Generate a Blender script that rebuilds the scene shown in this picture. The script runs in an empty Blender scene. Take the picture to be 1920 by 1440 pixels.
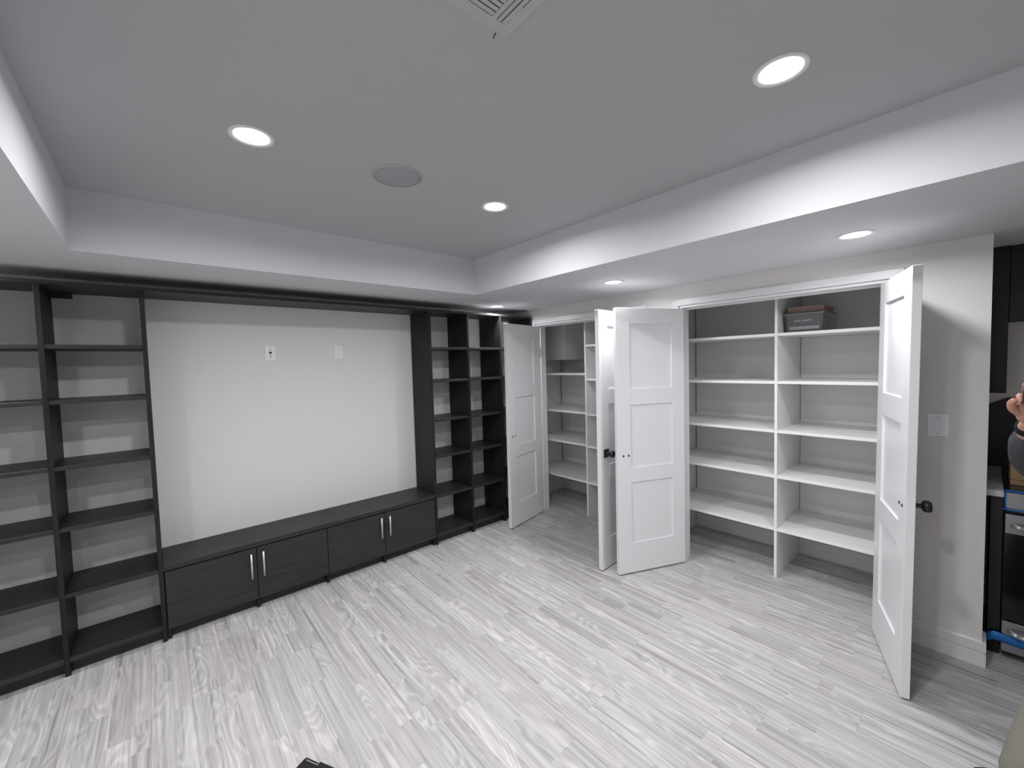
import bpy, bmesh, math, random
from mathutils import Vector, Matrix
random.seed(7)
C = bpy.context.scene.collection
S = bpy.context.scene

# ---------------------------------------------------------------- camera, world, exposure
cam_d = bpy.data.cameras.new('camera')
cam_d.sensor_width = 36.0
cam_d.lens = 770.86 / 1920 * 36.0
cam_d.clip_start = 0.05
cam = bpy.data.objects.new('camera', cam_d); C.objects.link(cam)
_r = Vector((0.7525822302965633, -0.6579142110400958, -0.02772864139006769))
_u = Vector((0.053025444090820814, 0.018575623068541946, 0.998420376648327))
_f = Vector((0.6563598775982745, 0.7528637573552759, -0.04886587705213467))
m = Matrix((( _r.x, _u.x, -_f.x), (_r.y, _u.y, -_f.y), (_r.z, _u.z, -_f.z))).to_4x4()
m.translation = Vector((-3.1855, -3.627, 1.6456))
cam.matrix_world = m
S.camera = cam
w = bpy.data.worlds.new('world'); S.world = w; w.use_nodes = True
w.node_tree.nodes['Background'].inputs[0].default_value = (0.5, 0.52, 0.56, 1)
w.node_tree.nodes['Background'].inputs[1].default_value = 0.3
S.view_settings.view_transform = 'Standard'
S.view_settings.look = 'None'
S.view_settings.exposure = 0.0
S.view_settings.gamma = 1.0
S.view_settings.use_curve_mapping = False
LAMP_T, LAMP_S, LAMP_L = 11.6, 7.9, 8.8            # watts of each LED downlight: tray ceiling and soffit circuits
LAMP_SPREAD = 168.0
LAMP_COL = (0.965, 0.975, 1.0, 1)

# ---------------------------------------------------------------- key dimensions (metres)
HS, HC = 2.2287, 2.5183            # soffit and tray ceiling height
TX0, TX1, TY1, TY0 = -3.4448, -1.1212, -0.8344, -4.25   # tray opening
LEFT, REAR = -4.52, -6.60          # hidden walls
YE = -3.6506                       # end of the closet wall
DB = 0.358                         # depth of the wall unit
CB = 0.82                          # closet back wall

# ---------------------------------------------------------------- materials
def mat(name, col, rough=0.5, spec=0.5, metal=0.0, var=0.0, scale=8.0, bump=0.0, bscale=200.0, emit=0.0, ecol=None, trans=0.0):
    M = bpy.data.materials.new(name); M.use_nodes = True
    nt = M.node_tree; b = nt.nodes['Principled BSDF']
    b.inputs['Base Color'].default_value = (*col, 1); b.inputs['Roughness'].default_value = rough
    b.inputs['Specular IOR Level'].default_value = spec; b.inputs['Metallic'].default_value = metal
    if trans: b.inputs['Transmission Weight'].default_value = trans
    tc = nt.nodes.new('ShaderNodeTexCoord')
    if var:
        n = nt.nodes.new('ShaderNodeTexNoise'); n.inputs['Scale'].default_value = scale; n.inputs['Detail'].default_value = 5
        nt.links.new(tc.outputs['Object'], n.inputs['Vector'])
        r = nt.nodes.new('ShaderNodeMix'); r.data_type = 'RGBA'
        r.inputs[6].default_value = (*[c * (1 - var) for c in col], 1); r.inputs[7].default_value = (*[min(1, c * (1 + var)) for c in col], 1)
        nt.links.new(n.outputs['Fac'], r.inputs[0]); nt.links.new(r.outputs[2], b.inputs['Base Color'])
    if bump:
        n2 = nt.nodes.new('ShaderNodeTexNoise'); n2.inputs['Scale'].default_value = bscale; n2.inputs['Detail'].default_value = 3
        nt.links.new(tc.outputs['Object'], n2.inputs['Vector'])
        bp = nt.nodes.new('ShaderNodeBump'); bp.inputs['Strength'].default_value = bump; bp.inputs['Distance'].default_value = 0.002
        nt.links.new(n2.outputs['Fac'], bp.inputs['Height']); nt.links.new(bp.outputs[0], b.inputs['Normal'])
    if emit:
        b.inputs['Emission Color'].default_value = ecol or (1, 1, 1, 1); b.inputs['Emission Strength'].default_value = emit
    return M

def grain_mat(name, dark, light, rough, sx, sy, sz, spec=0.4):
    M = bpy.data.materials.new(name); M.use_nodes = True
    nt = M.node_tree; b = nt.nodes['Principled BSDF']; L = nt.links.new
    tc = nt.nodes.new('ShaderNodeTexCoord'); mp = nt.nodes.new('ShaderNodeMapping'); mp.inputs['Scale'].default_value = (sx, sy, sz)
    L(tc.outputs['Object'], mp.inputs[0])
    n = nt.nodes.new('ShaderNodeTexNoise'); n.inputs['Scale'].default_value = 1; n.inputs['Detail'].default_value = 6; n.inputs['Roughness'].default_value = 0.65
    L(mp.outputs[0], n.inputs['Vector'])
    cr = nt.nodes.new('ShaderNodeValToRGB'); cr.color_ramp.elements[0].position = .35; cr.color_ramp.elements[1].position = .7
    cr.color_ramp.elements[0].color = (*dark, 1); cr.color_ramp.elements[1].color = (*light, 1)
    L(n.outputs['Fac'], cr.inputs[0]); L(cr.outputs[0], b.inputs['Base Color'])
    b.inputs['Roughness'].default_value = rough; b.inputs['Specular IOR Level'].default_value = spec
    bp = nt.nodes.new('ShaderNodeBump'); bp.inputs['Strength'].default_value = 0.12; bp.inputs['Distance'].default_value = 0.001
    L(n.outputs['Fac'], bp.inputs['Height']); L(bp.outputs[0], b.inputs['Normal'])
    return M

def plank_mat():
    M = bpy.data.materials.new('grey_oak_plank'); M.use_nodes = True
    nt = M.node_tree; b = nt.nodes['Principled BSDF']; L = nt.links.new; N = nt.nodes.new
    def math_(op, a, bb=None, c=None):
        q = N('ShaderNodeMath'); q.operation = op
        for i, v in enumerate((a, bb, c)):
            if v is None: continue
            if isinstance(v, (int, float)): q.inputs[i].default_value = v
            else: L(v, q.inputs[i])
        return q.outputs[0]
    def noise(vec, scale, detail=3, rough=.5, dist=0.0):
        q = N('ShaderNodeTexNoise'); q.inputs['Scale'].default_value = scale; q.inputs['Detail'].default_value = detail
        q.inputs['Roughness'].default_value = rough; q.inputs['Distortion'].default_value = dist; L(vec, q.inputs['Vector']); return q.outputs['Fac']
    def scl(vec, s):
        q = N('ShaderNodeVectorMath'); q.operation = 'MULTIPLY'; L(vec, q.inputs[0]); q.inputs[1].default_value = s; return q.outputs[0]
    tc = N('ShaderNodeTexCoord'); oi = N('ShaderNodeObjectInfo')
    sep = N('ShaderNodeSeparateXYZ'); L(tc.outputs['Object'], sep.inputs[0])
    off = math_('MULTIPLY', oi.outputs['Random'], 137.0)
    # printed strips inside a plank: two across, random lengths
    strip = math_('FLOOR', math_('DIVIDE', math_('ADD', sep.outputs['X'], 1.0), 0.0776))
    wn = N('ShaderNodeTexWhiteNoise'); wn.noise_dimensions = '2D'
    cmb = N('ShaderNodeCombineXYZ'); L(strip, cmb.inputs[0]); L(off, cmb.inputs[1]); L(cmb.outputs[0], wn.inputs['Vector'])
    seg = math_('FLOOR', math_('ADD', math_('DIVIDE', sep.outputs['Y'], 0.62), math_('MULTIPLY', wn.outputs['Value'], 7.0)))
    cmb2 = N('ShaderNodeCombineXYZ'); L(strip, cmb2.inputs[0]); L(seg, cmb2.inputs[1]); L(off, cmb2.inputs[2])
    wn2 = N('ShaderNodeTexWhiteNoise'); wn2.noise_dimensions = '3D'; L(cmb2.outputs[0], wn2.inputs['Vector'])
    tone = wn2.outputs['Value']
    zoff = math_('ADD', math_('MULTIPLY', tone, 53.0), off)
    vec = N('ShaderNodeCombineXYZ'); L(sep.outputs['X'], vec.inputs[0]); L(sep.outputs['Y'], vec.inputs[1]); L(zoff, vec.inputs[2])
    v = vec.outputs[0]
    # cathedral figure: contour bands of a stretched noise
    fig = noise(scl(v, (7.5, 1.5, 1.0)), 1.0, 1.6, .42, .35)
    band = math_('SINE', math_('MULTIPLY', fig, 85.0))
    band = math_('MULTIPLY', math_('ADD', band, 1.0), .5)
    band = math_('POWER', band, 1.6)
    figm = noise(scl(v, (5.0, 1.0, 1.0)), 1.0, 1.0)
    figmask = N('ShaderNodeMapRange'); L(figm, figmask.inputs[0]); figmask.inputs[1].default_value = .38; figmask.inputs[2].default_value = .60
    streak = noise(scl(v, (62.0, 1.1, 1.0)), 1.0, 5, .62)
    streak2 = noise(scl(v, (30.0, .7, 1.0)), 1.0, 3, .55, .3)
    fine = noise(scl(v, (260.0, 9.0, 1.0)), 1.0, 3, .6)
    val = math_('ADD', math_('MULTIPLY', streak, .74), math_('MULTIPLY', streak2, .40))
    val = math_('ADD', val, math_('MULTIPLY', fine, .20))
    val = math_('ADD', val, math_('MULTIPLY', math_('MULTIPLY', band, figmask.outputs[0]), .15))
    val = math_('ADD', val, math_('MULTIPLY', tone, .07))
    cr = N('ShaderNodeValToRGB'); e = cr.color_ramp.elements
    e[0].position = .52; e[0].color = (.29, .277, .276, 1)
    e[1].position = 1.0; e[1].color = (.73, .712, .718, 1)
    a = cr.color_ramp.elements.new(.66); a.color = (.445, .430, .430, 1)
    a = cr.color_ramp.elements.new(.82); a.color = (.575, .558, .560, 1)
    nn = math_('MULTIPLY', val, 1.0); L(nn, cr.inputs[0])
    # slight tint per strip
    tint = N('ShaderNodeMix'); tint.data_type = 'RGBA'; tint.blend_type = 'MULTIPLY'; tint.inputs[0].default_value = 1.0
    t2 = N('ShaderNodeMix'); t2.data_type = 'RGBA'; L(math_('FRACT', math_('MULTIPLY', tone, 9.0)), t2.inputs[0])
    t2.inputs[6].default_value = (1.0, .980, .990, 1); t2.inputs[7].default_value = (.985, .990, .982, 1)
    L(cr.outputs[0], tint.inputs[6]); L(t2.outputs[2], tint.inputs[7]); L(tint.outputs[2], b.inputs['Base Color'])
    b.inputs['Roughness'].default_value = .42; b.inputs['Specular IOR Level'].default_value = .35
    bp = N('ShaderNodeBump'); bp.inputs['Strength'].default_value = .15; bp.inputs['Distance'].default_value = .0006
    L(fine, bp.inputs['Height']); L(bp.outputs[0], b.inputs['Normal'])
    return M

M_PLANK = plank_mat()
M_SUB = mat('underlay', (.25, .24, .24), .9)
M_WALL = mat('greige_wall_paint', (.80, .78, .76), .75, .3, var=.015, bump=.05, bscale=350)
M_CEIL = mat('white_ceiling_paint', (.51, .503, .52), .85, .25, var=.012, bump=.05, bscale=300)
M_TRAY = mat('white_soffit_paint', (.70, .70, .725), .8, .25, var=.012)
M_TRIM = mat('white_trim_paint', (.80, .80, .81), .32, .5)
M_DOOR = mat('white_door_paint', (.80, .805, .815), .36, .5, bump=.03, bscale=500)
M_MEL = mat('white_melamine', (.86, .87, .85), .38, .45)
M_CLOS = mat('closet_wall_paint', (.74, .74, .72), .75, .3, var=.015)
M_CHAR = grain_mat('charcoal_woodgrain', (.018, .018, .019), (.036, .036, .037), .45, 3, 3, 60)
M_CHARV = grain_mat('charcoal_woodgrain_vertical', (.010, .010, .011), (.025, .025, .026), .5, 60, 60, 3, .28)
M_CHARD = grain_mat('charcoal_woodgrain_door', (.020, .021, .020), (.036, .036, .035), .45, 4, 60, 60)
M_BLACK = mat('black_metal', (.012, .012, .013), .35, .5)
M_STEEL = mat('brushed_nickel', (.72, .72, .72), .42, .5, metal=.7)
M_PLATE = mat('white_plate_plastic', (.95, .95, .99), .3, .5)
M_PLATED = mat('off_white_plate_plastic', (.90, .90, .90), .3, .5)
M_HOLE = mat('dark_slot', (.01, .01, .012), .7)
M_GREYP = mat('grey_plastic', (.30, .30, .31), .5)
M_SPK = mat('speaker_grille_white', (.40, .40, .42), .7, .3, bump=.4, bscale=900)
M_VENT = mat('white_vent_metal', (.53, .525, .54), .6, .3)
M_LED_T = mat('led_diffuser', (.9, .9, .9), .5, emit=16.0, ecol=LAMP_COL)
M_RING = mat('white_light_trim', (.86, .86, .86), .4)
M_KBLACK = mat('black_cabinet_lacquer', (.008, .008, .010), .35, .4)
M_COUNT = mat('light_stone_counter', (.55, .54, .55), .35, var=.1, scale=60)
M_INOX = mat('stainless_steel', (.36, .365, .38), .32, .5, metal=.85, var=.12, scale=14)
M_GLASS = mat('black_oven_glass', (.004, .004, .005), .12, .5)
M_TAPE = mat('blue_protective_film', (.02, .17, .52), .4, .4, var=.15, scale=30)
M_CARD = mat('brown_cardboard', (.36, .25, .14), .85, .2, var=.08, scale=25)
M_CARDD = mat('dull_pink_brown_cardboard', (.42, .30, .25), .85, .2, var=.08, scale=25)
M_SKIN = mat('skin', (.46, .24, .18), .5, .4, var=.08, scale=40)
M_NAIL = mat('finger_nail', (.58, .36, .30), .35)
M_HOOD = mat('charcoal_heather_knit', (.055, .058, .062), .95, .2, var=.4, scale=90, bump=.6, bscale=300)
M_CUFF = mat('black_ribbed_cuff', (.012, .012, .014), .9, .2, bump=.5, bscale=200)
M_PANTS = mat('olive_khaki_cotton', (.23, .225, .19), .9, .2, var=.15, scale=12, bump=.3, bscale=60)
M_HAIR = mat('dark_hair', (.02, .015, .012), .7)
M_SHOE = mat('black_shoe_leather', (.02, .018, .018), .5)
M_EYE = mat('eye_white', (.7, .7, .7), .3)
M_LIP = mat('lip', (.36, .15, .13), .5)
M_INK = mat('white_print', (.75, .75, .78), .6)
M_BIN = mat('smoky_clear_plastic', (.86, .87, .90), .04, .5, trans=.97)
M_DKBOX = mat('dark_grey_carton', (.060, .060, .068), .7, .3)
M_WHBOX = mat('white_carton_band', (.70, .67, .70), .7, .3)

# ---------------------------------------------------------------- helpers
def tag(o, label=None, cat=None, group=None, kind=None):
    if label: o['label'] = label
    if cat: o['category'] = cat
    if group: o['group'] = group
    if kind: o['kind'] = kind
    return o
def thing(name, label, cat, loc=(0, 0, 0), rz=0.0, group=None, kind=None):
    o = bpy.data.objects.new(name, None); C.objects.link(o)
    o.empty_display_size = 0.1
    o.location = loc; o.rotation_euler = (0, 0, rz)
    return tag(o, label, cat, group, kind)
class MB:
    def __init__(s): s.bm = bmesh.new()
    def box(s, a, b, bev=0.0):
        x0, x1 = sorted((a[0], b[0])); y0, y1 = sorted((a[1], b[1])); z0, z1 = sorted((a[2], b[2]))
        r = bmesh.ops.create_cube(s.bm, size=1.0); vs = r['verts']
        for v in vs: v.co = Vector((x0 + (v.co.x + .5) * (x1 - x0), y0 + (v.co.y + .5) * (y1 - y0), z0 + (v.co.z + .5) * (z1 - z0)))
        if bev:
            es = list({e for v in vs for e in v.link_edges})
            bmesh.ops.bevel(s.bm, geom=es, offset=bev, segments=1, affect='EDGES')
        return s
    def cyl(s, p0, p1, r0, r1=None, n=20):
        p0, p1 = Vector(p0), Vector(p1); r1 = r0 if r1 is None else r1; d = p1 - p0
        q = d.to_track_quat('Z', 'Y').to_matrix().to_4x4(); q.translation = (p0 + p1) / 2
        bmesh.ops.create_cone(s.bm, cap_ends=True, segments=n, radius1=r0, radius2=r1, depth=d.length, matrix=q)
        return s
    def lathe(s, prof, n=32, M=None):
        M = M or Matrix(); rings = []
        for r, z in prof:
            if r < 1e-6: rings.append([s.bm.verts.new(M @ Vector((0, 0, z)))])
            else: rings.append([s.bm.verts.new(M @ Vector((r * math.cos(2 * math.pi * i / n), r * math.sin(2 * math.pi * i / n), z))) for i in range(n)])
        for a, b in zip(rings, rings[1:]):
            for i in range(n):
                j = (i + 1) % n
                if len(a) == 1 and len(b) == 1: continue
                if len(a) == 1: s.bm.faces.new((a[0], b[i], b[j]))
                elif len(b) == 1: s.bm.faces.new((a[i], b[0], a[j]))
                else: s.bm.faces.new((a[i], b[i], b[j], a[j]))
        return s
    def prism(s, pts, axis, a, b):
        """closed outline in the plane across axis ('x','y' or 'z'), from a to b"""
        def P(p, t): return {'x': Vector((t, p[0], p[1])), 'y': Vector((p[0], t, p[1])), 'z': Vector((p[0], p[1], t))}[axis]
        A = [s.bm.verts.new(P(p, a)) for p in pts]; B = [s.bm.verts.new(P(p, b)) for p in pts]
        s.bm.faces.new(A); s.bm.faces.new(B[::-1])
        for i in range(len(pts)):
            j = (i + 1) % len(pts); s.bm.faces.new((A[i], B[i], B[j], A[j]))
        return s
    def make(s, name, M, parent=None, smooth=False):
        bmesh.ops.recalc_face_normals(s.bm, faces=s.bm.faces[:])
        me = bpy.data.meshes.new(name); s.bm.to_mesh(me); s.bm.free()
        me.materials.append(M)
        if smooth:
            for p in me.polygons: p.use_smooth = True
        o = bpy.data.objects.new(name, me); C.objects.link(o)
        if parent: o.parent = parent
        return o
def box(name, a, b, M, parent=None, bev=0.0): return MB().box(a, b, bev).make(name, M, parent)
def struct(o): return tag(o, kind='structure')

# ---------------------------------------------------------------- floor: one board per plank
sub = struct(box('floor', (LEFT, REAR, -.05), (CB, 0, -.0085), M_SUB)); sub['label'] = 'light grey oak-look plank floor of the basement room'
PW, PL, GAP = .1552, 1.22, .00018
shared = {}
x = LEFT
while x < CB - .01:
    x1 = min(x + PW, CB)
    y = REAR - random.random() * PL
    while y < 0:
        a, b_ = max(y, REAR), min(y + PL, 0.0)
        if b_ - a > .02:
            key = (round(x1 - x, 4), round(b_ - a, 4))
            if key not in shared:
                mb = MB(); mb.box((GAP, GAP, -.008), (x1 - x - GAP, b_ - a - GAP, 0.0), .00025)
                o = mb.make('plank', M_PLANK, sub); shared[key] = o.data
            else:
                o = bpy.data.objects.new('plank', shared[key]); C.objects.link(o); o.parent = sub
            o.location = (x, a, 0)
        y += PL
    x += PW

# ---------------------------------------------------------------- walls and ceiling
WT = .12
struct(box('wall_back', (LEFT - .1, 0, 0), (CB + .1, .1, 2.62), M_WALL))
struct(box('wall_left', (LEFT - .1, REAR, 0), (LEFT, 0, 2.62), M_WALL))
struct(box('wall_rear', (LEFT - .1, REAR - .1, 0), (CB + .1, REAR, 2.62), M_WALL))
JT = 2.066
wr = MB()
wr.box((0, -.404, 0), (WT, 0, HS)); wr.box((0, -2.027, 0), (WT, -1.686, HS)); wr.box((0, YE, 0), (WT, -3.276, HS))
wr.box((0, -1.686, 2.07), (WT, -.404, HS)); wr.box((0, -3.276, 2.07), (WT, -2.027, HS))
struct(wr.make('wall_right', M_WALL))
struct(box('wall_closet_back', (CB, YE, 0), (CB + .1, 0, HS), M_CLOS))
struct(box('wall_closet_partition', (WT, -1.765, 0), (CB, -1.745, HS), M_CLOS))
struct(box('wall_closet_end', (WT, YE, 0), (CB, -3.52, HS), M_WALL))
struct(box('wall_kitchen', (CB, REAR, 0), (CB + .1, YE, HS), M_WALL))
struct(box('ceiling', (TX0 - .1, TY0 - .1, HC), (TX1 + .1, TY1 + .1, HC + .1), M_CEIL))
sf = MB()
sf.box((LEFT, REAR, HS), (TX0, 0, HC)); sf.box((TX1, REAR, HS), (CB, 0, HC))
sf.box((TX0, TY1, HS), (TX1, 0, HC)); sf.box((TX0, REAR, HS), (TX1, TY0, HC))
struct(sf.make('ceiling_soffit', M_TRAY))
# duct bulkhead inside the first closet
_b = struct(box('ceiling_bulkhead', (.45, -.402, 1.676), (CB, 0, HS), M_TRAY))
MB().box((.4482, -.4038, 1.676), (.464, -.388, HS - .001)).make('corner_bead', M_TRIM, _b)

# ---------------------------------------------------------------- trims
def base_prof(x0, s, h=.135):
    t = .014 * s
    return [(x0, 0), (x0 + t, 0), (x0 + t, .066), (x0 + t * .45, .070), (x0 + t * .45, .075), (x0 + t, .079), (x0 + t, h - .008), (x0 + t * .5, h), (x0, h)]
def baseboard(name, xw, s, y0, y1): struct(MB().prism([(p[0], p[1]) for p in base_prof(xw, s)], 'y', y0, y1).make(name, M_TRIM))
baseboard('baseboard_right', 0, -1, YE - .012, -3.335)
baseboard('baseboard_closet', CB, -1, -3.50, -1.78)
baseboard('baseboard_closet_left', CB, -1, -1.73, -.01)
struct(MB().prism([(-.0005 - (p[0]), p[1]) for p in base_prof(0, 1)], 'x', LEFT + .001, -.03).make('baseboard_back', M_TRIM))
struct(MB().prism([(YE - .0005 - p[0], p[1]) for p in base_prof(0, 1)], 'x', -.0135, WT - .005).make('baseboard_wall_end', M_TRIM))
def casing(name, ya, yb, lab):
    """ya > yb: outer casing edges; flat casing with an inner bead, jambs and stop"""
    o = struct(thing(name, lab, None)); wcs = .053; zt = 2.119
    MB().box((-.015, ya, 2.068), (-.0004, yb, zt), .002).make('head_casing', M_TRIM, o)
    MB().box((-.015, ya, 0), (-.0004, ya - wcs, 2.0675), .002).make('side_casing', M_TRIM, o)
    MB().box((-.015, yb, 0), (-.0004, yb + wcs, 2.0675), .002).make('side_casing', M_TRIM, o)
    a, b = ya - wcs - .001, yb + wcs + .001
    MB().box((-.002, a, 2.050), (WT + .002, b, 2.0665)).make('head_jamb', M_TRIM, o)
    MB().box((-.002, a, 0), (WT + .002, a - .0155, 2.0495)).make('side_jamb', M_TRIM, o)
    MB().box((-.002, b, 0), (WT + .002, b + .0155, 2.0495)).make('side_jamb', M_TRIM, o)
    st = MB().box((.040, a - .016, 2.036), (.055, b + .016, 2.0498)); st.box((.040, a - .016, 0), (.055, a - .026, 2.036)); st.box((.040, b + .016, 0), (.055, b + .026, 2.036))
    st.make('door_stop', M_TRIM, o)
casing('trim_1', -.3493, -1.7400, 'white flat casing around the narrow closet opening in the corner')
casing('trim_2', -1.9730, -3.3310, 'white flat casing around the wide open closet')

# ---------------------------------------------------------------- closet door leaves
def door(name, label, hinge, free, knob_z=.915, tilt=0.0, north_out=True):
    """hinge/free: ends of the inner face on plan. The outer face lies to the left or right of it."""
    H, F = Vector((*hinge, .012)), Vector((*free, .012)); d = F - H; W = d.length; d.normalize()
    o = thing(name, label, 'door', H, math.atan2(d.y, d.x), kind='structure')
    # local: x along the leaf, y towards the outer face (sign so), z up
    so = -1 if north_out else 1
    T, Ht, S_ = .035, 2.028, .115
    rails = [(0, .233), (.703, .818), (1.296, 1.419), (1.909, Ht)]
    y0, y1 = (0, T * so)
    def b3(mb, xa, xb, za, zb, bev=.0012): mb.box((xa, min(y0, y1), za), (xb, max(y0, y1), zb), bev)
    for xa, xb in ((0, S_), (W - S_, W)):
        mb = MB(); b3(mb, xa, xb, 0, Ht); mb.make('stile', M_DOOR, o)
    for za, zb in rails:
        mb = MB(); b3(mb, S_ - .0004, W - S_ + .0004, za, zb, .0008); mb.make('rail', M_DOOR, o)
    for (a, b) in zip(rails, rails[1:]):
        MB().box((S_ - .003, so * .0095, a[1] - .003), (W - S_ + .003, so * (T - .0095), b[0] + .003)).make('panel', M_DOOR, o)
    kx = W - .072
    yo = T * so
    k = MB().box((kx - .033, yo, knob_z - .033), (kx + .033, yo + so * .008, knob_z + .033), .0015).make('rosette', M_BLACK, o)
    Mx = Matrix.Translation(Vector((kx, yo + so * .008, knob_z))) @ Matrix.Rotation(-so * math.pi / 2, 4, 'X')
    MB().lathe([(0, 0), (.013, 0), (.011, .008), (.0095, .022), (.012, .028), (.024, .034), (.0275, .042), (.0275, .054), (.024, .061), (.012, .0635), (0, .064)], 28, Mx).make('knob', M_BLACK, o, True)
    for s in (-1, 1):
        bx_ = kx + s * .023
        MB().cyl((bx_, -so * .0005, knob_z - .002), (bx_, -so * .003, knob_z - .002), 0.0078, .0068, 14).make('bolt_head', M_HOLE, o)
    for hz in (.22, 1.0, 1.80):
        MB().cyl((-.004, yo + so * .001, hz - .045), (-.004, yo + so * .001, hz + .045), .0055, n=10).make('hinge', M_STEEL if False else M_TRIM, o)
    if tilt: o.rotation_euler = (Matrix.Rotation(tilt, 3, 'X') @ Matrix.Rotation(math.atan2(d.y, d.x), 3, 'Z')).to_euler()
    return o
def ends(h, a, sgn, w, x0=-.02):
    dx, dy = -math.sin(a), -math.cos(a) * sgn
    return (x0, h), (x0 + dx * w, h + dy * w)
door('door_1', 'white three-panel closet door leaf opened against the dark bookcase, leftmost', *ends(-.4594, 1.3557, 1, .5784))
door('door_2', 'white three-panel closet door leaf seen almost edge-on with black knob', (-.022, -1.629), (-.620, -1.667), north_out=False)
door('door_3', 'white three-panel closet door leaf facing the camera in the middle with two bolt heads', *ends(-2.0749, 1.9846, 1, .6079, -.027))
door('door_4', 'white closet door leaf nearest the camera at right, standing out by the light switch', (-.043, -3.2205), (-.589, -3.3955), north_out=False, tilt=.0075)

# ---------------------------------------------------------------- charcoal wall unit
UT = .022; YF = -DB; YB = -.003
XA, XB, XC_, XD, XE, XF = -3.622, -3.2124, -1.2938, -.8813, -.4721, -.0462
LEV = [1.806, 1.506, 1.146, .808, .442]
def bookcase(name, label, xs):
    o = thing(name, label, 'bookcase', (sum(xs) / len(xs), YF / 2, 0))
    ox, oy = o.location.x, o.location.y
    def B(n, a, b, M, bev=.0008):
        MB().box((a[0] - ox, a[1] - oy, a[2]), (b[0] - ox, b[1] - oy, b[2]), bev).make(n, M, o)
    for X in xs: B('upright', (X - UT / 2, YF, 0.0005), (X + UT / 2, -.0165, 2.1362), M_CHARV)
    for a, b in zip(xs, xs[1:]):
        x0, x1 = a + UT / 2 + .0003, b - UT / 2 - .0003
        for z in LEV: B('shelf', (x0, YF + .002, z - .011), (x1, YB, z + .011), M_CHAR)
        B('bottom_shelf', (x0, YF + .001, .072), (x1, -.0165, .097), M_CHAR)
        B('kick_board', (x0, YF + .05, .0005), (x1, YF + .065, .0715), M_CHAR)
        B('corner_block', (x0, -.045, 2.108), (x0 + .085, YB, 2.1362), M_CHAR)
    return o
bookcase('bookcase', 'tall charcoal open bookcase at the left of the pale media wall, running out of frame', [-4.44, -4.031, XA, XB])
bookcase('bookcase', 'tall charcoal open bookcase right of the media niche, partly behind the first white door', [XC_, XD, XE, XF])
top = MB(); top.box((-4.452, YF - .004, 2.137), (-.035, -.0165, 2.157), .001)
tag(top.make('top_board', M_CHAR), 'long charcoal top board bridging both bookcases above the pale niche', 'shelf board')

# media bench
bx0, bx1 = XB + UT / 2 + .001, XC_ - UT / 2 - .001
t = thing('media_bench', 'long low charcoal media cabinet with four doors below the pale wall', 'cabinet', ((bx0 + bx1) / 2, YF / 2, 0))
ox, oy = t.location.x, t.location.y
def B(n, a, b, M, bev=.0008, par=None):
    return MB().box((a[0] - ox, a[1] - oy, a[2]), (b[0] - ox, b[1] - oy, b[2]), bev).make(n, M, par or t)
B('top_panel', (bx0, YF - .002, .438), (bx1, YB, .470), M_CHAR)
divs = [-2.712, -2.247, -1.790]
for X in (bx0 + .011, bx1 - .011): B('side_panel', (X - .011, YF + .021, .0005), (X + .011, -.0165, .4375), M_CHARV)
for X in divs: B('divider', (X - .011, YF + .021, .0005), (X + .011, -.0165, .4375), M_CHARV)
secs = [bx0 + .011] + divs + [bx1 - .011]
for a, b in zip(secs, secs[1:]):
    B('bottom_panel', (a + .0115, YF + .025, .075), (b - .0115, -.0165, .095), M_CHAR)
    B('kick_board', (a + .0115, YF + .06, .0005), (b - .0115, YF + .075, .0745), M_CHAR)
edges = [bx0 + .004] + divs + [bx1 - .003]
for i in range(4):
    a, b = edges[i] + .002, edges[i + 1] - .002
    dr = B('door', (a, YF, .072), (b, YF + .018, .430), M_CHARD, .001)
    hx = b - .034 if i % 2 == 0 else a + .034
    h = MB(); zc = .318; y_ = YF - oy
    h.cyl((hx - ox, y_ - .028, zc - .085), (hx - ox, y_ - .028, zc + .085), .0058, n=14)
    h.cyl((hx - ox, y_, zc - .06), (hx - ox, y_ - .028, zc - .06), .004, n=10); h.cyl((hx - ox, y_, zc + .06), (hx - ox, y_ - .028, zc + .06), .004, n=10)
    h.make('handle', M_STEEL, dr, True)

# ---------------------------------------------------------------- closet shelving
def shelving(name, label, ya, yb, yd, left, right, zt):
    o = thing(name, label, 'shelving', (.52, yd, 0)); ox, oy = .52, yd; x0, x1 = .229, CB - .016
    def B(n, a, b): MB().box((a[0] - ox, a[1] - oy, a[2]), (b[0] - ox, b[1] - oy, b[2]), .0008).make(n, M_MEL, o)
    B('divider', (x0, yd - .009, .0005), (x1, yd + .009, zt))
    B('side_panel', (x0, ya - .016, .0005), (x1, ya - .0005, zt)); B('side_panel', (x0, yb + .0005, .0005), (x1, yb + .016, zt))
    for z in left:
        B('shelf', (x0 + .001, yd + .0095, z - .018), (x1 - .006, ya - .0165, z + .003))
    for z in right: B('shelf', (x0 + .001, yb + .0165, z - .018), (x1 - .006, yd - .0095, z + .003))
    if left and zt > 2 and ya < -1: pass
    return o
shelving('closet_shelving', 'white melamine shelving inside the wide open closet, empty but for one bin', -1.7655, -3.5195, -2.636, [1.8116, 1.4644, 1.1047, .7685, .3719], [1.8116, 1.4644, 1.1047, .7685, .3719], 2.20)
o = shelving('closet_shelving', 'white melamine shelving inside the narrow corner closet, under a boxed-in duct', -.0005, -1.7445, -.884, [1.524, 1.11, .768, .372], [1.822, 1.467, 1.099, .758, .370], 2.20)
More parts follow.
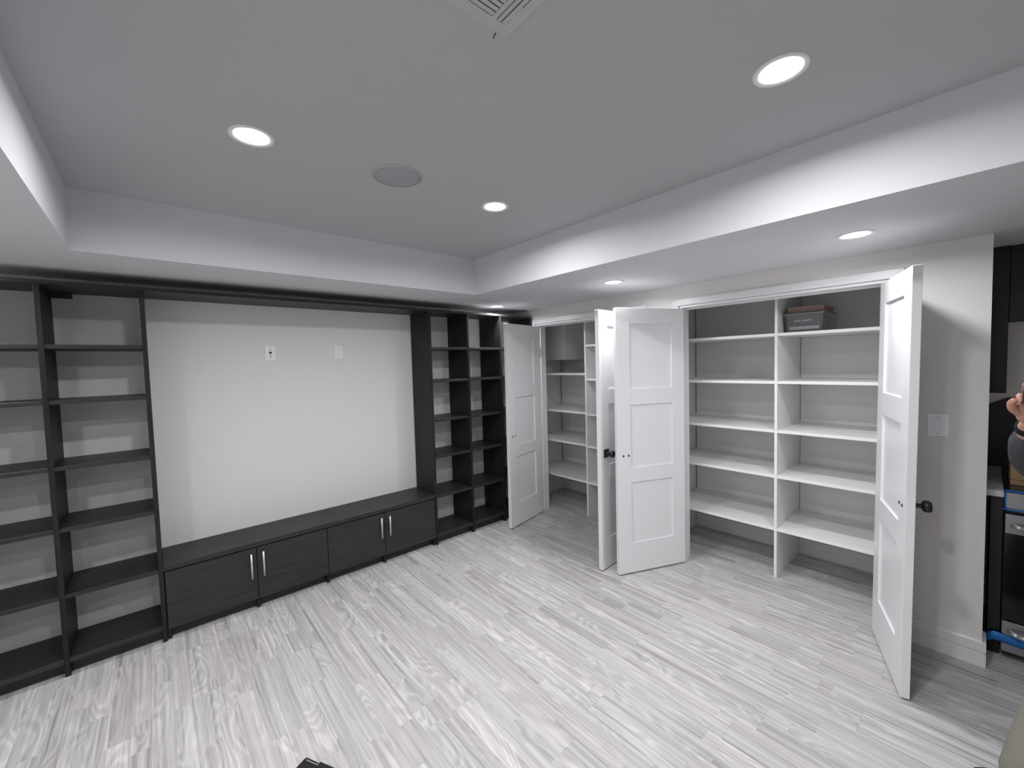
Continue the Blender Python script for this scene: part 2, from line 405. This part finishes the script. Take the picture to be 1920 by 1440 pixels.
# back panels of the shelving
for c, ya, yb in ((bpy.data.objects['closet_shelving'], -1.79, -3.50), (o, -.03, -1.72)):
    mid = c.location.y
    for p, q in ((ya, mid + .012), (mid - .012, yb)):
        if c is o and p > -.5:  # under the bulkhead only up to its underside
            MB().box((CB - .0155 - .52, p - mid, .137), (CB - .0105 - .52, q - mid, 1.52)).make('back_panel', M_MEL, c); continue
        MB().box((CB - .0155 - .52, p - mid, .137), (CB - .0105 - .52, q - mid, 2.19)).make('back_panel', M_MEL, c)

# ---------------------------------------------------------------- ceiling lights, speaker, vent
def light(x, y, z, label, group):
    t = thing('ceiling_light', label, 'ceiling light', (x, y, z), 0, group)
    MB().lathe([(.075, -.0003), (.074, -.0045), (.071, -.0062), (.062, -.0040), (.0535, -.0015), (.0535, -.0003), (.075, -.0003)], 40).make('trim_ring', M_RING, t, True)
    MB().lathe([(.0525, -.0006), (.0525, -.0012), (0, -.0014)], 36).make('diffuser', M_LED_T, t)
    ld = bpy.data.lights.new('downlight', 'AREA'); ld.shape = 'DISK'; ld.size = .10; ld.spread = math.radians(LAMP_SPREAD)
    ld.energy = LAMP_T if z > 2.4 else (LAMP_L if x < -3.5 else LAMP_S); ld.color = LAMP_COL[:3]
    lo = bpy.data.objects.new('downlight', ld); C.objects.link(lo); lo.parent = t; lo.location = (0, 0, -.0062)
g1, g2 = 'round recessed lights in the tray ceiling', 'round recessed lights in the lowered soffit'
light(-2.862, -1.822, HC, 'round recessed light in the upper ceiling, left of the round speaker', g1)
light(-1.711, -1.834, HC, 'round recessed light in the upper ceiling nearest the far tray corner', g1)
light(-1.694, -3.204, HC, 'largest round recessed light in the upper ceiling, at upper right', g1)
light(-2.862, -3.204, HC, 'round recessed light above the camera, out of view', g1)
light(-.572, -3.206, HS, 'round recessed soffit light above the wide open closet', g2)
light(-.585, -1.816, HS, 'round recessed soffit light above the two middle door leaves', g2)
light(-.545, -.400, HS, 'round recessed soffit light at the bookcase corner', g2)
light(-2.28, -5.45, HS, 'round recessed soffit light behind the camera, out of view', g2)
light(-3.98, -.42, HS, 'round recessed soffit light outside the frame above the left bookcase', g2)
light(-3.98, -1.95, HS, 'round recessed soffit light outside the frame at left', g2)
light(-3.98, -3.5, HS, 'round recessed soffit light outside the frame left of the camera', g2)

t = thing('ceiling_speaker', 'flat round white speaker grille in the tray ceiling', 'speaker', (-2.293, -1.845, HC))
MB().lathe([(.113, -.0003), (.113, -.004), (.110, -.006), (.107, -.0055), (.107, -.0003), (.113, -.0003)], 56).make('rim', M_VENT, t, True)
MB().lathe([(.1065, -.0003), (.1065, -.0042), (.08, -.0052), (0, -.0056)], 48).make('grille', M_SPK, t, True)

vx, vy = -2.430, -2.775
t = thing('ceiling_vent', 'white slotted air register at the top edge of the ceiling', 'vent', (vx, vy, HC))
MB().box((-.37, -.37, -.0022), (-.004, -.004, -.0004)).make('backing', M_HOLE, t)
f = MB(); f.box((-.374, -.030, -.006), (0, 0, -.0024)); f.box((-.374, -.374, -.006), (0, -.344, -.0024)); f.box((-.374, -.344, -.006), (-.344, -.030, -.0024))
f.box((-.0265, -.344, -.006), (0, -.030, -.0024)); f.box((-.070, -.344, -.006), (-.0580, -.030, -.0024)); f.box((-.0290, -.096, -.0058), (-.0264, -.0295, -.0026))
f.make('frame', M_VENT, t)
for k in range(2):
    xx = -.0275 - k * .0145
    MB().box((xx - .0125 , -.3436, -.0055), (xx - .0012, -.0302, -.0025), .0008).make('slat', M_VENT, t)
for k in range(21):
    yy = -.0315 - k * .0148
    MB().box((-.343, yy - .0116, -.0055), (-.0702, yy, -.0025), .0008).make('slat', M_VENT, t)
wb = MB(); wb.cyl((-2.457, -2.777, HC - .0002), (-2.4565, -2.770, HC - .004), .0013, n=8); wb.cyl((-2.4565, -2.770, HC - .004), (-2.455, -2.763, HC - .005), .0011, n=8)
wb.bm.transform(Matrix.Translation((.0, .012, 0)))
tag(wb.make('loose_wire', M_HOLE), 'tiny dark wire end on the ceiling beside the air register', 'wire')

# ---------------------------------------------------------------- wall plates
t = thing('data_plate', 'white wall plate with a black jack and small ports on the pale wall, left one', 'wall plate', (-2.493, -.0005, 1.782))
MB().box((-.035, -.005, -.057), (.035, 0, .057), .0015).make('plate', M_PLATE, t)
MB().box((-.008, -.0065, -.007), (.008, -.0052, .009)).make('black_jack', M_HOLE, t)
MB().prism([(-.007, .0255), (.007, .0255), (.0035, .0175), (-.0035, .0175)], 'y', -.0062, -.0052).make('upper_port', M_GREYP, t)
MB().box((-.006, -.0062, -.029), (.006, -.0052, -.020)).make('lower_port', M_GREYP, t)
for z in (.046, -.040): MB().cyl((0, -.0052, z), (0, -.0063, z), .003, n=12).make('screw', M_GREYP, t)
t = thing('power_outlet', 'white duplex power outlet on the pale wall, right one', 'outlet', (-1.980, -.0005, 1.788))
MB().box((-.035, -.005, -.058), (.035, 0, .058), .0015).make('plate', M_PLATED, t)
MB().box((-.0175, -.0075, -.036), (.0175, -.0052, .036), .001).make('receptacle', M_PLATE, t)
for zc in (.018, -.018):
    MB().box((-.008, -.0083, zc + .001), (-.0058, -.0076, zc + .010)).make('slot', M_GREYP, t)
    MB().box((.0058, -.0083, zc + .001), (.008, -.0076, zc + .010)).make('slot', M_GREYP, t)
    MB().cyl((0, -.0076, zc - .007), (0, -.0083, zc - .007), .0032, n=10).make('ground_hole', M_GREYP, t)
for z in (.048, -.048): MB().cyl((0, -.0052, z), (0, -.0062, z), .0025, n=10).make('screw', M_GREYP, t)
t = thing('light_switch', 'wide white light switch plate on the wall beside the nearest door', 'switch', (-.0005, -3.4725, 1.2515))
MB().box((-.005, -.040, -.0615), (0, .040, .0615), .0015).make('plate', M_PLATE, t)
MB().box((-.0065, -.018, -.035), (-.0052, .018, .035)).make('rocker_frame', M_PLATED, t)
MB().prism([(-.0068, .030), (-.0105, .028), (-.0078, .0), (-.0090, -.028), (-.0068, -.030)], 'y', -.0145, .0145).make('rocker', M_PLATE, t)
for z in (.047, -.047): MB().cyl((-.0052, 0, z), (-.0062, 0, z), .0028, n=10).make('screw', M_GREYP, t)

# ---------------------------------------------------------------- bin and cartons on the top closet shelf
def frustum(name, M, par, x0, x1, y0, y1, z0, z1, inset, wall=None):
    mb = MB(); bm = mb.bm
    def ring(e, z): return [bm.verts.new((a, b, z)) for a, b in ((x0 + e, y0 + e), (x1 - e, y0 + e), (x1 - e, y1 - e), (x0 + e, y1 - e))]
    A, Bq = ring(inset, z0), ring(0, z1)
    bm.faces.new(A[::-1])
    for i in range(4): bm.faces.new((A[i], A[(i + 1) % 4], Bq[(i + 1) % 4], Bq[i]))
    if wall:
        D_, E_ = ring(wall, z1), ring(inset + wall, z0 + wall)
        for i in range(4):
            j = (i + 1) % 4
            bm.faces.new((Bq[i], Bq[j], D_[j], D_[i])); bm.faces.new((D_[i], D_[j], E_[j], E_[i]))
        bm.faces.new(E_)
    else: bm.faces.new(Bq)
    return mb.make(name, M, par)
zs = 1.8150
bt = thing('storage_bin', 'clear plastic bin with a grey lid on the top shelf of the wide closet', 'bin', (.50, -2.775, zs))
frustum('bin_body', M_BIN, bt, -.17, .17, -.122, .122, .0005, .135, .014, .002)
MB().box((-.178, -.127, .1355), (.178, .127, .143), .002).make('bin_lid', M_BIN, bt)
MB().box((-.178, -.127, .1285), (-.1755, .127, .1352)).make('rim_lip', M_GREYP, bt)
ct = thing('carton', 'dark grey carton with white lettering and a white band, inside the clear bin', 'box', (.50, -2.775, zs + .0035))
MB().box((-.148, -.098, .0003), (.148, .098, .122)).make('carton_body', M_DKBOX, ct)
MB().box((-.1492, -.090, .018), (-.1482, .088, .040)).make('white_band', M_WHBOX, ct)
cu = bpy.data.curves.new('lettering', 'FONT'); cu.body = 'LITE WHITE'; cu.size = .021; cu.align_x = 'CENTER'; cu.align_y = 'CENTER'; cu.extrude = .0003; cu.offset = .0006
_t = bpy.data.objects.new('text', cu); C.objects.link(_t); bpy.context.view_layer.update()
_m = bpy.data.meshes.new_from_object(_t.evaluated_get(bpy.context.evaluated_depsgraph_get())); bpy.data.objects.remove(_t); _m.materials.clear(); _m.materials.append(M_INK)
lt = bpy.data.objects.new('lettering', _m); C.objects.link(lt); lt.parent = ct
lt.location = (-.1490, .004, .078); lt.rotation_euler = (math.pi / 2, 0, -math.pi / 2)
cb = MB(); cb.box((-.14, -.108, .0004), (.14, .108, .042), .001)
c2 = thing('cardboard_box', 'flat brown cardboard box lying on the lid of the clear bin', 'box', (.50, -2.782, zs + .1436))
cb.make('carton_body', M_CARDD, c2); MB().box((-.141, -.02, .002), (-.1402, .02, .0425)).make('tape_strip', M_CARDD, c2)

# ---------------------------------------------------------------- kitchenette beyond the wall end
KX = .144
t = thing('base_cabinet', 'black base cabinet strip between the wall end and the stainless range', 'cabinet', (KX, YE, 0))
MB().box((0, -.061, .09), (.62, -.017, .878), .001).make('body', M_KBLACK, t)
MB().box((.05, -.061, .0005), (.6, -.017, .0895)).make('kick_board', M_KBLACK, t)
tag(box('countertop', (.120, YE - .0615, .8785), (CB - .001, YE - .0005, .912), M_COUNT, bev=.002), 'light stone countertop end beside the range', 'countertop')
t = thing('kitchen_range', 'stainless steel range with black oven glass, blue film and bottom drawer', 'oven', (KX, -3.715, 0))
W2 = .755
MB().box((.012, -W2, .045), (.62, -.001, .905)).make('body', M_KBLACK, t)
MB().box((-.004, -W2, .9055), (.63, -.001, .918), .002).make('cooktop', M_GLASS, t)
MB().box((0, -W2, .812), (.0115, -.001, .905), .002).make('control_panel', M_INOX, t)
od = MB().box((-.006, -W2 + .002, .225), (.0115, -.002, .795), .002).make('oven_door', M_GLASS, t)
MB().box((-.010, -W2 + .004, .690), (-.0062, -.004, .792), .001).make('door_top_trim', M_INOX, od)
def bar(z, par):
    h = MB(); pts = [(-.012, -.03, z), (-.048, -.055, z), (-.052, -.10, z), (-.052, -.655, z), (-.048, -.70, z), (-.012, -.725, z)]
    for a, b in zip(pts, pts[1:]): h.cyl(a, b, .011, n=14)
    h.make('handle', M_STEEL, par, True)
bar(.735, od)
dw = MB().box((-.008, -W2 + .002, .052), (.0115, -.002, .215), .002).make('drawer', M_INOX, t)
bar(.168, dw)
def film(pts, wdt, name, par, xo):
    mb = MB(); top_ = []; bot = []
    for (y, z, dxx) in pts:
        top_.append(mb.bm.verts.new((xo + dxx, y, z + wdt / 2))); bot.append(mb.bm.verts.new((xo + dxx - .001, y, z - wdt / 2)))
    for i in range(len(pts) - 1): mb.bm.faces.new((top_[i], bot[i], bot[i + 1], top_[i + 1]))
    ob = mb.make(name, M_TAPE, par, True); md = ob.modifiers.new('s', 'SOLIDIFY'); md.thickness = .001; return ob
film([(.055, .075, .012), (.045, .110, .0), (.025, .128, -.012), (.005, .126, -.008), (-.02, .120, -.003), (-.10, .116, -.003), (-.25, .118, -.003), (-.45, .113, -.003), (-W2 + .01, .117, -.003)], .046, 'film_strip', t, -.009)
film([(.010, .818, -.004), (-.02, .815, -.004), (-.2, .812, -.004), (-.5, .815, -.004), (-W2 + .01, .812, -.004)], .007, 'film_strip', t, -.008)
film([(.001, .86, -.001), (-.006, .86, -.001)], .09, 'film_strip', t, -.004)
film([(.001, .914, -.004), (-.2, .914, -.004), (-.7, .914, -.004)], .010, 'film_strip', t, -.006)
t = thing('cardboard_box', 'brown cardboard box standing on the range top behind the person', 'box', (.36, -3.735, .9185))
MB().box((-.08, -.34, .0004), (.26, 0, .170), .001).make('carton_body', M_CARD, t)
MB().box((-.081, -.34, .028), (-.0802, 0, .030)).make('seam', M_HOLE, t)
tag(MB().prism([(YE - .002, .9125), (YE - .002, 1.305), (-3.735, 1.352), (-4.40, 1.352), (-4.40, .9125)], 'x', CB - .014, CB - .001).make('sloped_panel', M_KBLACK), 'black panel with a sloped top edge on the kitchenette wall above the counter', 'sloped_panel')  # plain black panel added over a dark area of unclear cause, top edge sloped
t = thing('wall_cabinet', 'tall black wall cabinet side beyond the wall end at right', 'cabinet', (.444, YE, 1.402))
MB().box((0, -.066, 0), (CB - .445, -.0005, HS - 1.402 - .001), .001).make('body', M_KBLACK, t)
t = thing('wall_cabinet', 'short black wall cabinet above the range', 'cabinet', (.462, -3.7175, 1.802))
MB().box((.019, -.755, 0), (CB - .463, 0, HS - 1.802 - .001), .001).make('body', M_KBLACK, t)
MB().box((0, -.376, .002), (.0185, -.002, HS - 1.802 - .004), .001).make('door', M_KBLACK, t)
MB().box((0, -.753, .002), (.0185, -.379, HS - 1.802 - .004), .001).make('door', M_KBLACK, t)
MB().box((.04, -.755, -.003), (CB - .463, 0, -.0003)).make('light_rail', M_RING, t)

# ---------------------------------------------------------------- black tool at the bottom edge
t = thing('floor_tool', 'black plastic tool end with a silver line lying at the bottom edge', 'tool', (-2.789, -1.80, 0), math.atan2(-.111, .057))
MB().prism([(0, -.004), (.004, 0), (.064, .0), (.070, -.004), (.074, .006), (.36, .006), (.36, -.075), (.0, -.060)], 'z', .0005, .032).make('body', M_BLACK, t)
MB().box((.012, -.010, .0322), (.075, -.0075, .0330)).make('silver_line', M_STEEL, t)
MB().box((.10, -.06, .0322), (.34, -.01, .042), .003).make('grip', M_BLACK, t)

# ---------------------------------------------------------------- person at the right edge
def skin_mesh(name, pts, edges, radii, M, parent, sub=2, root=0):
    me = bpy.data.meshes.new(name); me.from_pydata([Vector(p) for p in pts], edges, []); me.update()
    o = bpy.data.objects.new(name, me); C.objects.link(o)
    if parent: o.parent = parent
    me.materials.append(M)
    o.modifiers.new('skin', 'SKIN').use_smooth_shade = True
    sv = me.skin_vertices[0].data if me.skin_vertices else None
    if sv is None:
        bm = bmesh.new(); bm.from_mesh(me); bm.verts.layers.skin.verify(); bm.to_mesh(me); bm.free(); sv = me.skin_vertices[0].data
    for i, r in enumerate(radii):
        sv[i].radius = (r, r) if isinstance(r, (int, float)) else r
        sv[i].use_root = (i == root)
    md = o.modifiers.new('sub', 'SUBSURF'); md.levels = sub; md.render_levels = sub
    return o
def chain(name, pts, radii, M, parent, sub=2): return skin_mesh(name, pts, [(i, i + 1) for i in range(len(pts) - 1)], radii, M, parent, sub)
PX, PY = -.80, -4.02
per = thing('person', 'person in dark grey hoodie and khaki trousers at the right edge', 'person', (PX, PY, 0))
def L(x, y, z): return (x - PX, y - PY, z)
# body (skin): pelvis, spine, neck, arms, legs in one surface
bp = [L(-.80, -4.02, .96), L(-.79, -4.01, 1.14), L(-.78, -4.00, 1.34), L(-.785, -3.995, 1.46), L(-.79, -3.985, 1.54),
      L(-.68, -3.90, 1.41), L(-.77, -3.79, 1.20), L(-.90, -3.745, 1.31), L(-1.02, -3.728, 1.405),          # right arm
      L(-.90, -4.10, 1.41), L(-.98, -4.15, 1.14), L(-1.09, -4.04, .98),                                       # left arm
      L(-.73, -3.95, .90), L(-.80, -3.86, .50), L(-.84, -3.815, .10),                                          # right leg
      L(-.88, -4.10, .90), L(-.92, -4.13, .50), L(-.90, -4.15, .10)]
be = [(0, 1), (1, 2), (2, 3), (3, 4), (3, 5), (5, 6), (6, 7), (7, 8), (3, 9), (9, 10), (10, 11), (0, 12), (12, 13), (13, 14), (0, 15), (15, 16), (16, 17)]
brd = [(.11, .085), (.10, .08), (.11, .08), (.055, .05), .05, .040, .042, .036, .026, .040, .042, .028, .085, .055, .038, .085, .055, .038]
skin_mesh('body', bp, be, brd, M_SKIN, per, 2)
# head
hd = MB(); Rh = Matrix.Rotation(math.atan2(.8, -.6), 4, 'Z')   # faces (-.6, .8)
hp = [(0, -.118), (.040, -.112), (.058, -.085), (.068, -.045), (.074, 0), (.076, .035), (.070, .075), (.050, .105), (.025, .118), (0, .121)]
hd.lathe(hp, 28, Matrix.Translation((0.01, 0.035, 1.66)) @ Rh @ Matrix.Diagonal((1.18, 1.0, 1.0, 1)))
hd.make('head', M_SKIN, per, True)
def hl(x, y, z): return Matrix.Translation((0.01, 0.035, 1.66)) @ Rh @ Vector((x, y, z))
ns = MB(); ns.cyl(hl(.080, 0, .022), hl(.102, 0, -.022), .006, .014, 12); ns.make('nose', M_SKIN, per, True)
for s in (-1, 1):
    e = MB(); bmesh.ops.create_uvsphere(e.bm, u_segments=14, v_segments=10, radius=.012, matrix=Matrix.Translation(hl(.077, s * .031, .018))); ey = e.make('eye', M_EYE, per, True); e = MB(); bmesh.ops.create_uvsphere(e.bm, u_segments=10, v_segments=8, radius=.0062, matrix=Matrix.Translation(hl(.0855, s * .032, .018))); e.make('iris', M_HAIR, ey, True)
    e = MB(); bmesh.ops.create_uvsphere(e.bm, u_segments=12, v_segments=8, radius=.022, matrix=Matrix.Translation(hl(0, s * .076, -.005)) @ Rh @ Matrix.Diagonal((.7, .35, 1.35, 1))); e.make('ear', M_SKIN, per, True)
mo = MB(); bmesh.ops.create_uvsphere(mo.bm, u_segments=12, v_segments=8, radius=.02, matrix=Matrix.Translation(hl(.077, 0, -.052)) @ Rh @ Matrix.Diagonal((.4, 1.1, .38, 1))); mo.make('mouth', M_LIP, per, True)
hr = MB(); hr.lathe([(.080, .050), (.0865, .056), (.078, .088), (.055, .118), (.028, .130), (0, .133)], 24, Matrix.Translation((0.01, 0.035, 1.66)) @ Rh @ Matrix.Translation((-.010, 0, .004)) @ Matrix.Diagonal((1.17, 1.04, 1.02, 1)))
hr.lathe([(.050, -.075), (.074, -.04), (.084, .0), (.084, .02)], 24, Matrix.Translation((0.01, 0.035, 1.66)) @ Rh @ Matrix.Translation((-.028, 0, 0)))
hr.make('hair', M_HAIR, per, True)
# clothing: lofted rings (centre in world x, y, z; half width across the body, half depth along the facing direction)
_sd, _fw = Vector((.8, .6, 0)), Vector((-.6, .8, 0))
def loft(mb, rings, n=28, cap=True):
    R_ = []
    for (cx, cy, z, rs, rf) in rings:
        c = Vector(L(cx, cy, z))
        R_.append([mb.bm.verts.new(c + _sd * (rs * math.cos(2 * math.pi * i / n)) + _fw * (rf * math.sin(2 * math.pi * i / n))) for i in range(n)])
    for p, q in zip(R_, R_[1:]):
        for i in range(n):
            j = (i + 1) % n; mb.bm.faces.new((p[i], p[j], q[j], q[i]))
    if cap: mb.bm.faces.new(R_[0][::-1]); mb.bm.faces.new(R_[-1])
    return mb
hm = MB()
loft(hm, [(-.80, -4.02, .885, .178, .132), (-.80, -4.02, .90, .186, .140), (-.80, -4.02, .94, .180, .136), (-.798, -4.018, 1.05, .182, .134), (-.79, -4.01, 1.18, .190, .138),
          (-.785, -4.003, 1.32, .205, .138), (-.783, -4.0, 1.40, .200, .122), (-.783, -3.998, 1.450, .172, .104), (-.785, -3.995, 1.475, .105, .086), (-.787, -3.990, 1.515, .078, .078), (-.787, -3.990, 1.52, .066, .066)])
hm.make('hoodie', M_HOOD, per, True)
chain('sleeve', [L(-.755, -3.965, 1.432), bp[5], L(-.725, -3.845, 1.305), bp[6], L(-.835, -3.768, 1.25), L(-.905, -3.748, 1.312), L(-.975, -3.735, 1.372)], [.066, .080, .074, .082, .080, .066, .046], M_HOOD, per)
chain('sleeve', [L(-.815, -4.03, 1.432), bp[9], L(-.94, -4.125, 1.275), bp[10], L(-1.035, -4.095, 1.06), L(-1.07, -4.055, 1.0)], [.066, .080, .068, .062, .050, .042], M_HOOD, per)
chain('cuff', [L(-.972, -3.735, 1.370), L(-.992, -3.732, 1.386), L(-1.006, -3.730, 1.397)], [.037, .036, .034], M_CUFF, per)
chain('cuff', [L(-1.062, -4.063, 1.012), L(-1.074, -4.052, .996), L(-1.084, -4.043, .984)], [.038, .037, .034], M_CUFF, per)
tm = MB()
loft(tm, [(-.80, -4.02, 1.02, .165, .120), (-.80, -4.02, .95, .172, .128), (-.80, -4.02, .88, .178, .130), (-.80, -4.022, .82, .172, .122)])
loft(tm, [(-.735, -3.965, .90, .098, .118), (-.735, -3.955, .80, .100, .115), (-.755, -3.92, .66, .092, .108), (-.775, -3.888, .52, .090, .100), (-.79, -3.862, .42, .094, .100), (-.81, -3.835, .28, .098, .104), (-.83, -3.812, .15, .104, .108), (-.838, -3.80, .08, .106, .108), (-.842, -3.798, .03, .098, .100)])
loft(tm, [(-.868, -4.068, .90, .098, .118), (-.875, -4.08, .80, .100, .115), (-.895, -4.105, .66, .092, .106), (-.91, -4.125, .52, .088, .098), (-.915, -4.135, .40, .088, .096), (-.912, -4.142, .24, .090, .096), (-.906, -4.148, .10, .092, .096), (-.90, -4.15, .03, .088, .092)])
tm.make('trousers', M_PANTS, per, True)
# shoes
chain('shoe', [L(-.84, -3.84, .045), L(-.87, -3.75, .045), L(-.905, -3.67, .036), L(-.925, -3.625, .030)], [(.042, .05), (.044, .044), (.046, .034), (.036, .026)], M_SHOE, per)
chain('shoe', [L(-.88, -4.19, .045), L(-.93, -4.12, .045), L(-.99, -4.04, .036), L(-1.02, -4.0, .030)], [(.042, .05), (.044, .044), (.046, .034), (.036, .026)], M_SHOE, per)
# right hand: palm and five fingers round the phone; wrist at (-1.02,-3.728,1.405)
pal = [L(-1.018, -3.730, 1.400), L(-1.030, -3.732, 1.430), L(-1.040, -3.735, 1.462), L(-1.045, -3.738, 1.485)]
chain('hand', pal, [(.026, .022), (.036, .022), (.042, .020), (.040, .016)], M_SKIN, per)
fing = [  # along the top edge, each bent at two knuckles
    [(-1.050, -3.716, 1.486), (-1.064, -3.708, 1.500), (-1.078, -3.706, 1.492), (-1.084, -3.712, 1.476)],
    [(-1.046, -3.728, 1.490), (-1.056, -3.720, 1.524), (-1.072, -3.720, 1.536), (-1.086, -3.730, 1.530)],
    [(-1.042, -3.742, 1.492), (-1.050, -3.740, 1.530), (-1.068, -3.742, 1.546), (-1.084, -3.752, 1.540)],
    [(-1.038, -3.756, 1.488), (-1.046, -3.760, 1.524), (-1.064, -3.762, 1.538), (-1.080, -3.768, 1.530)]]
for q in fing: chain('finger', [L(*p) for p in q], [.0095, .0092, .0086, .0072], M_SKIN, per)
chain('thumb', [L(-1.034, -3.716, 1.432), L(-1.052, -3.694, 1.450), L(-1.068, -3.690, 1.472), L(-1.080, -3.700, 1.486)], [.014, .0125, .0115, .009], M_SKIN, per)
# left hand, relaxed
chain('hand', [L(-1.09, -4.04, .98), L(-1.12, -4.01, .955), L(-1.14, -3.99, .93)], [(.026, .02), (.036, .018), (.036, .015)], M_SKIN, per)
for k in range(4):
    a = -.03 + k * .02
    chain('finger', [L(-1.14 + a * .7, -3.99 - a * .6, .93), L(-1.16 + a * .7, -3.975 - a * .6, .895 - .004 * (k % 3)), L(-1.155 + a * .7, -3.965 - a * .6, .862), L(-1.14 + a * .7, -3.965 - a * .6, .842)], [.0095, .009, .0082, .007], M_SKIN, per)
chain('thumb', [L(-1.10, -3.99, .965), L(-1.115, -3.955, .94), L(-1.13, -3.945, .91), L(-1.14, -3.95, .885)], [.013, .012, .0105, .0085], M_SKIN, per)
ph = thing('phone', 'black phone held up by the person at the right edge', 'phone', (-1.102, -3.772, 1.500), math.radians(-62))
ph.rotation_euler = (math.radians(4), 0, math.radians(-10))
MB().box((-.0045, -.080, -.030), (.0045, .060, .042), .002).make('case', M_BLACK, ph)
MB().box((.0046, -.072, -.026), (.0052, .052, .038)).make('screen', M_GLASS, ph)
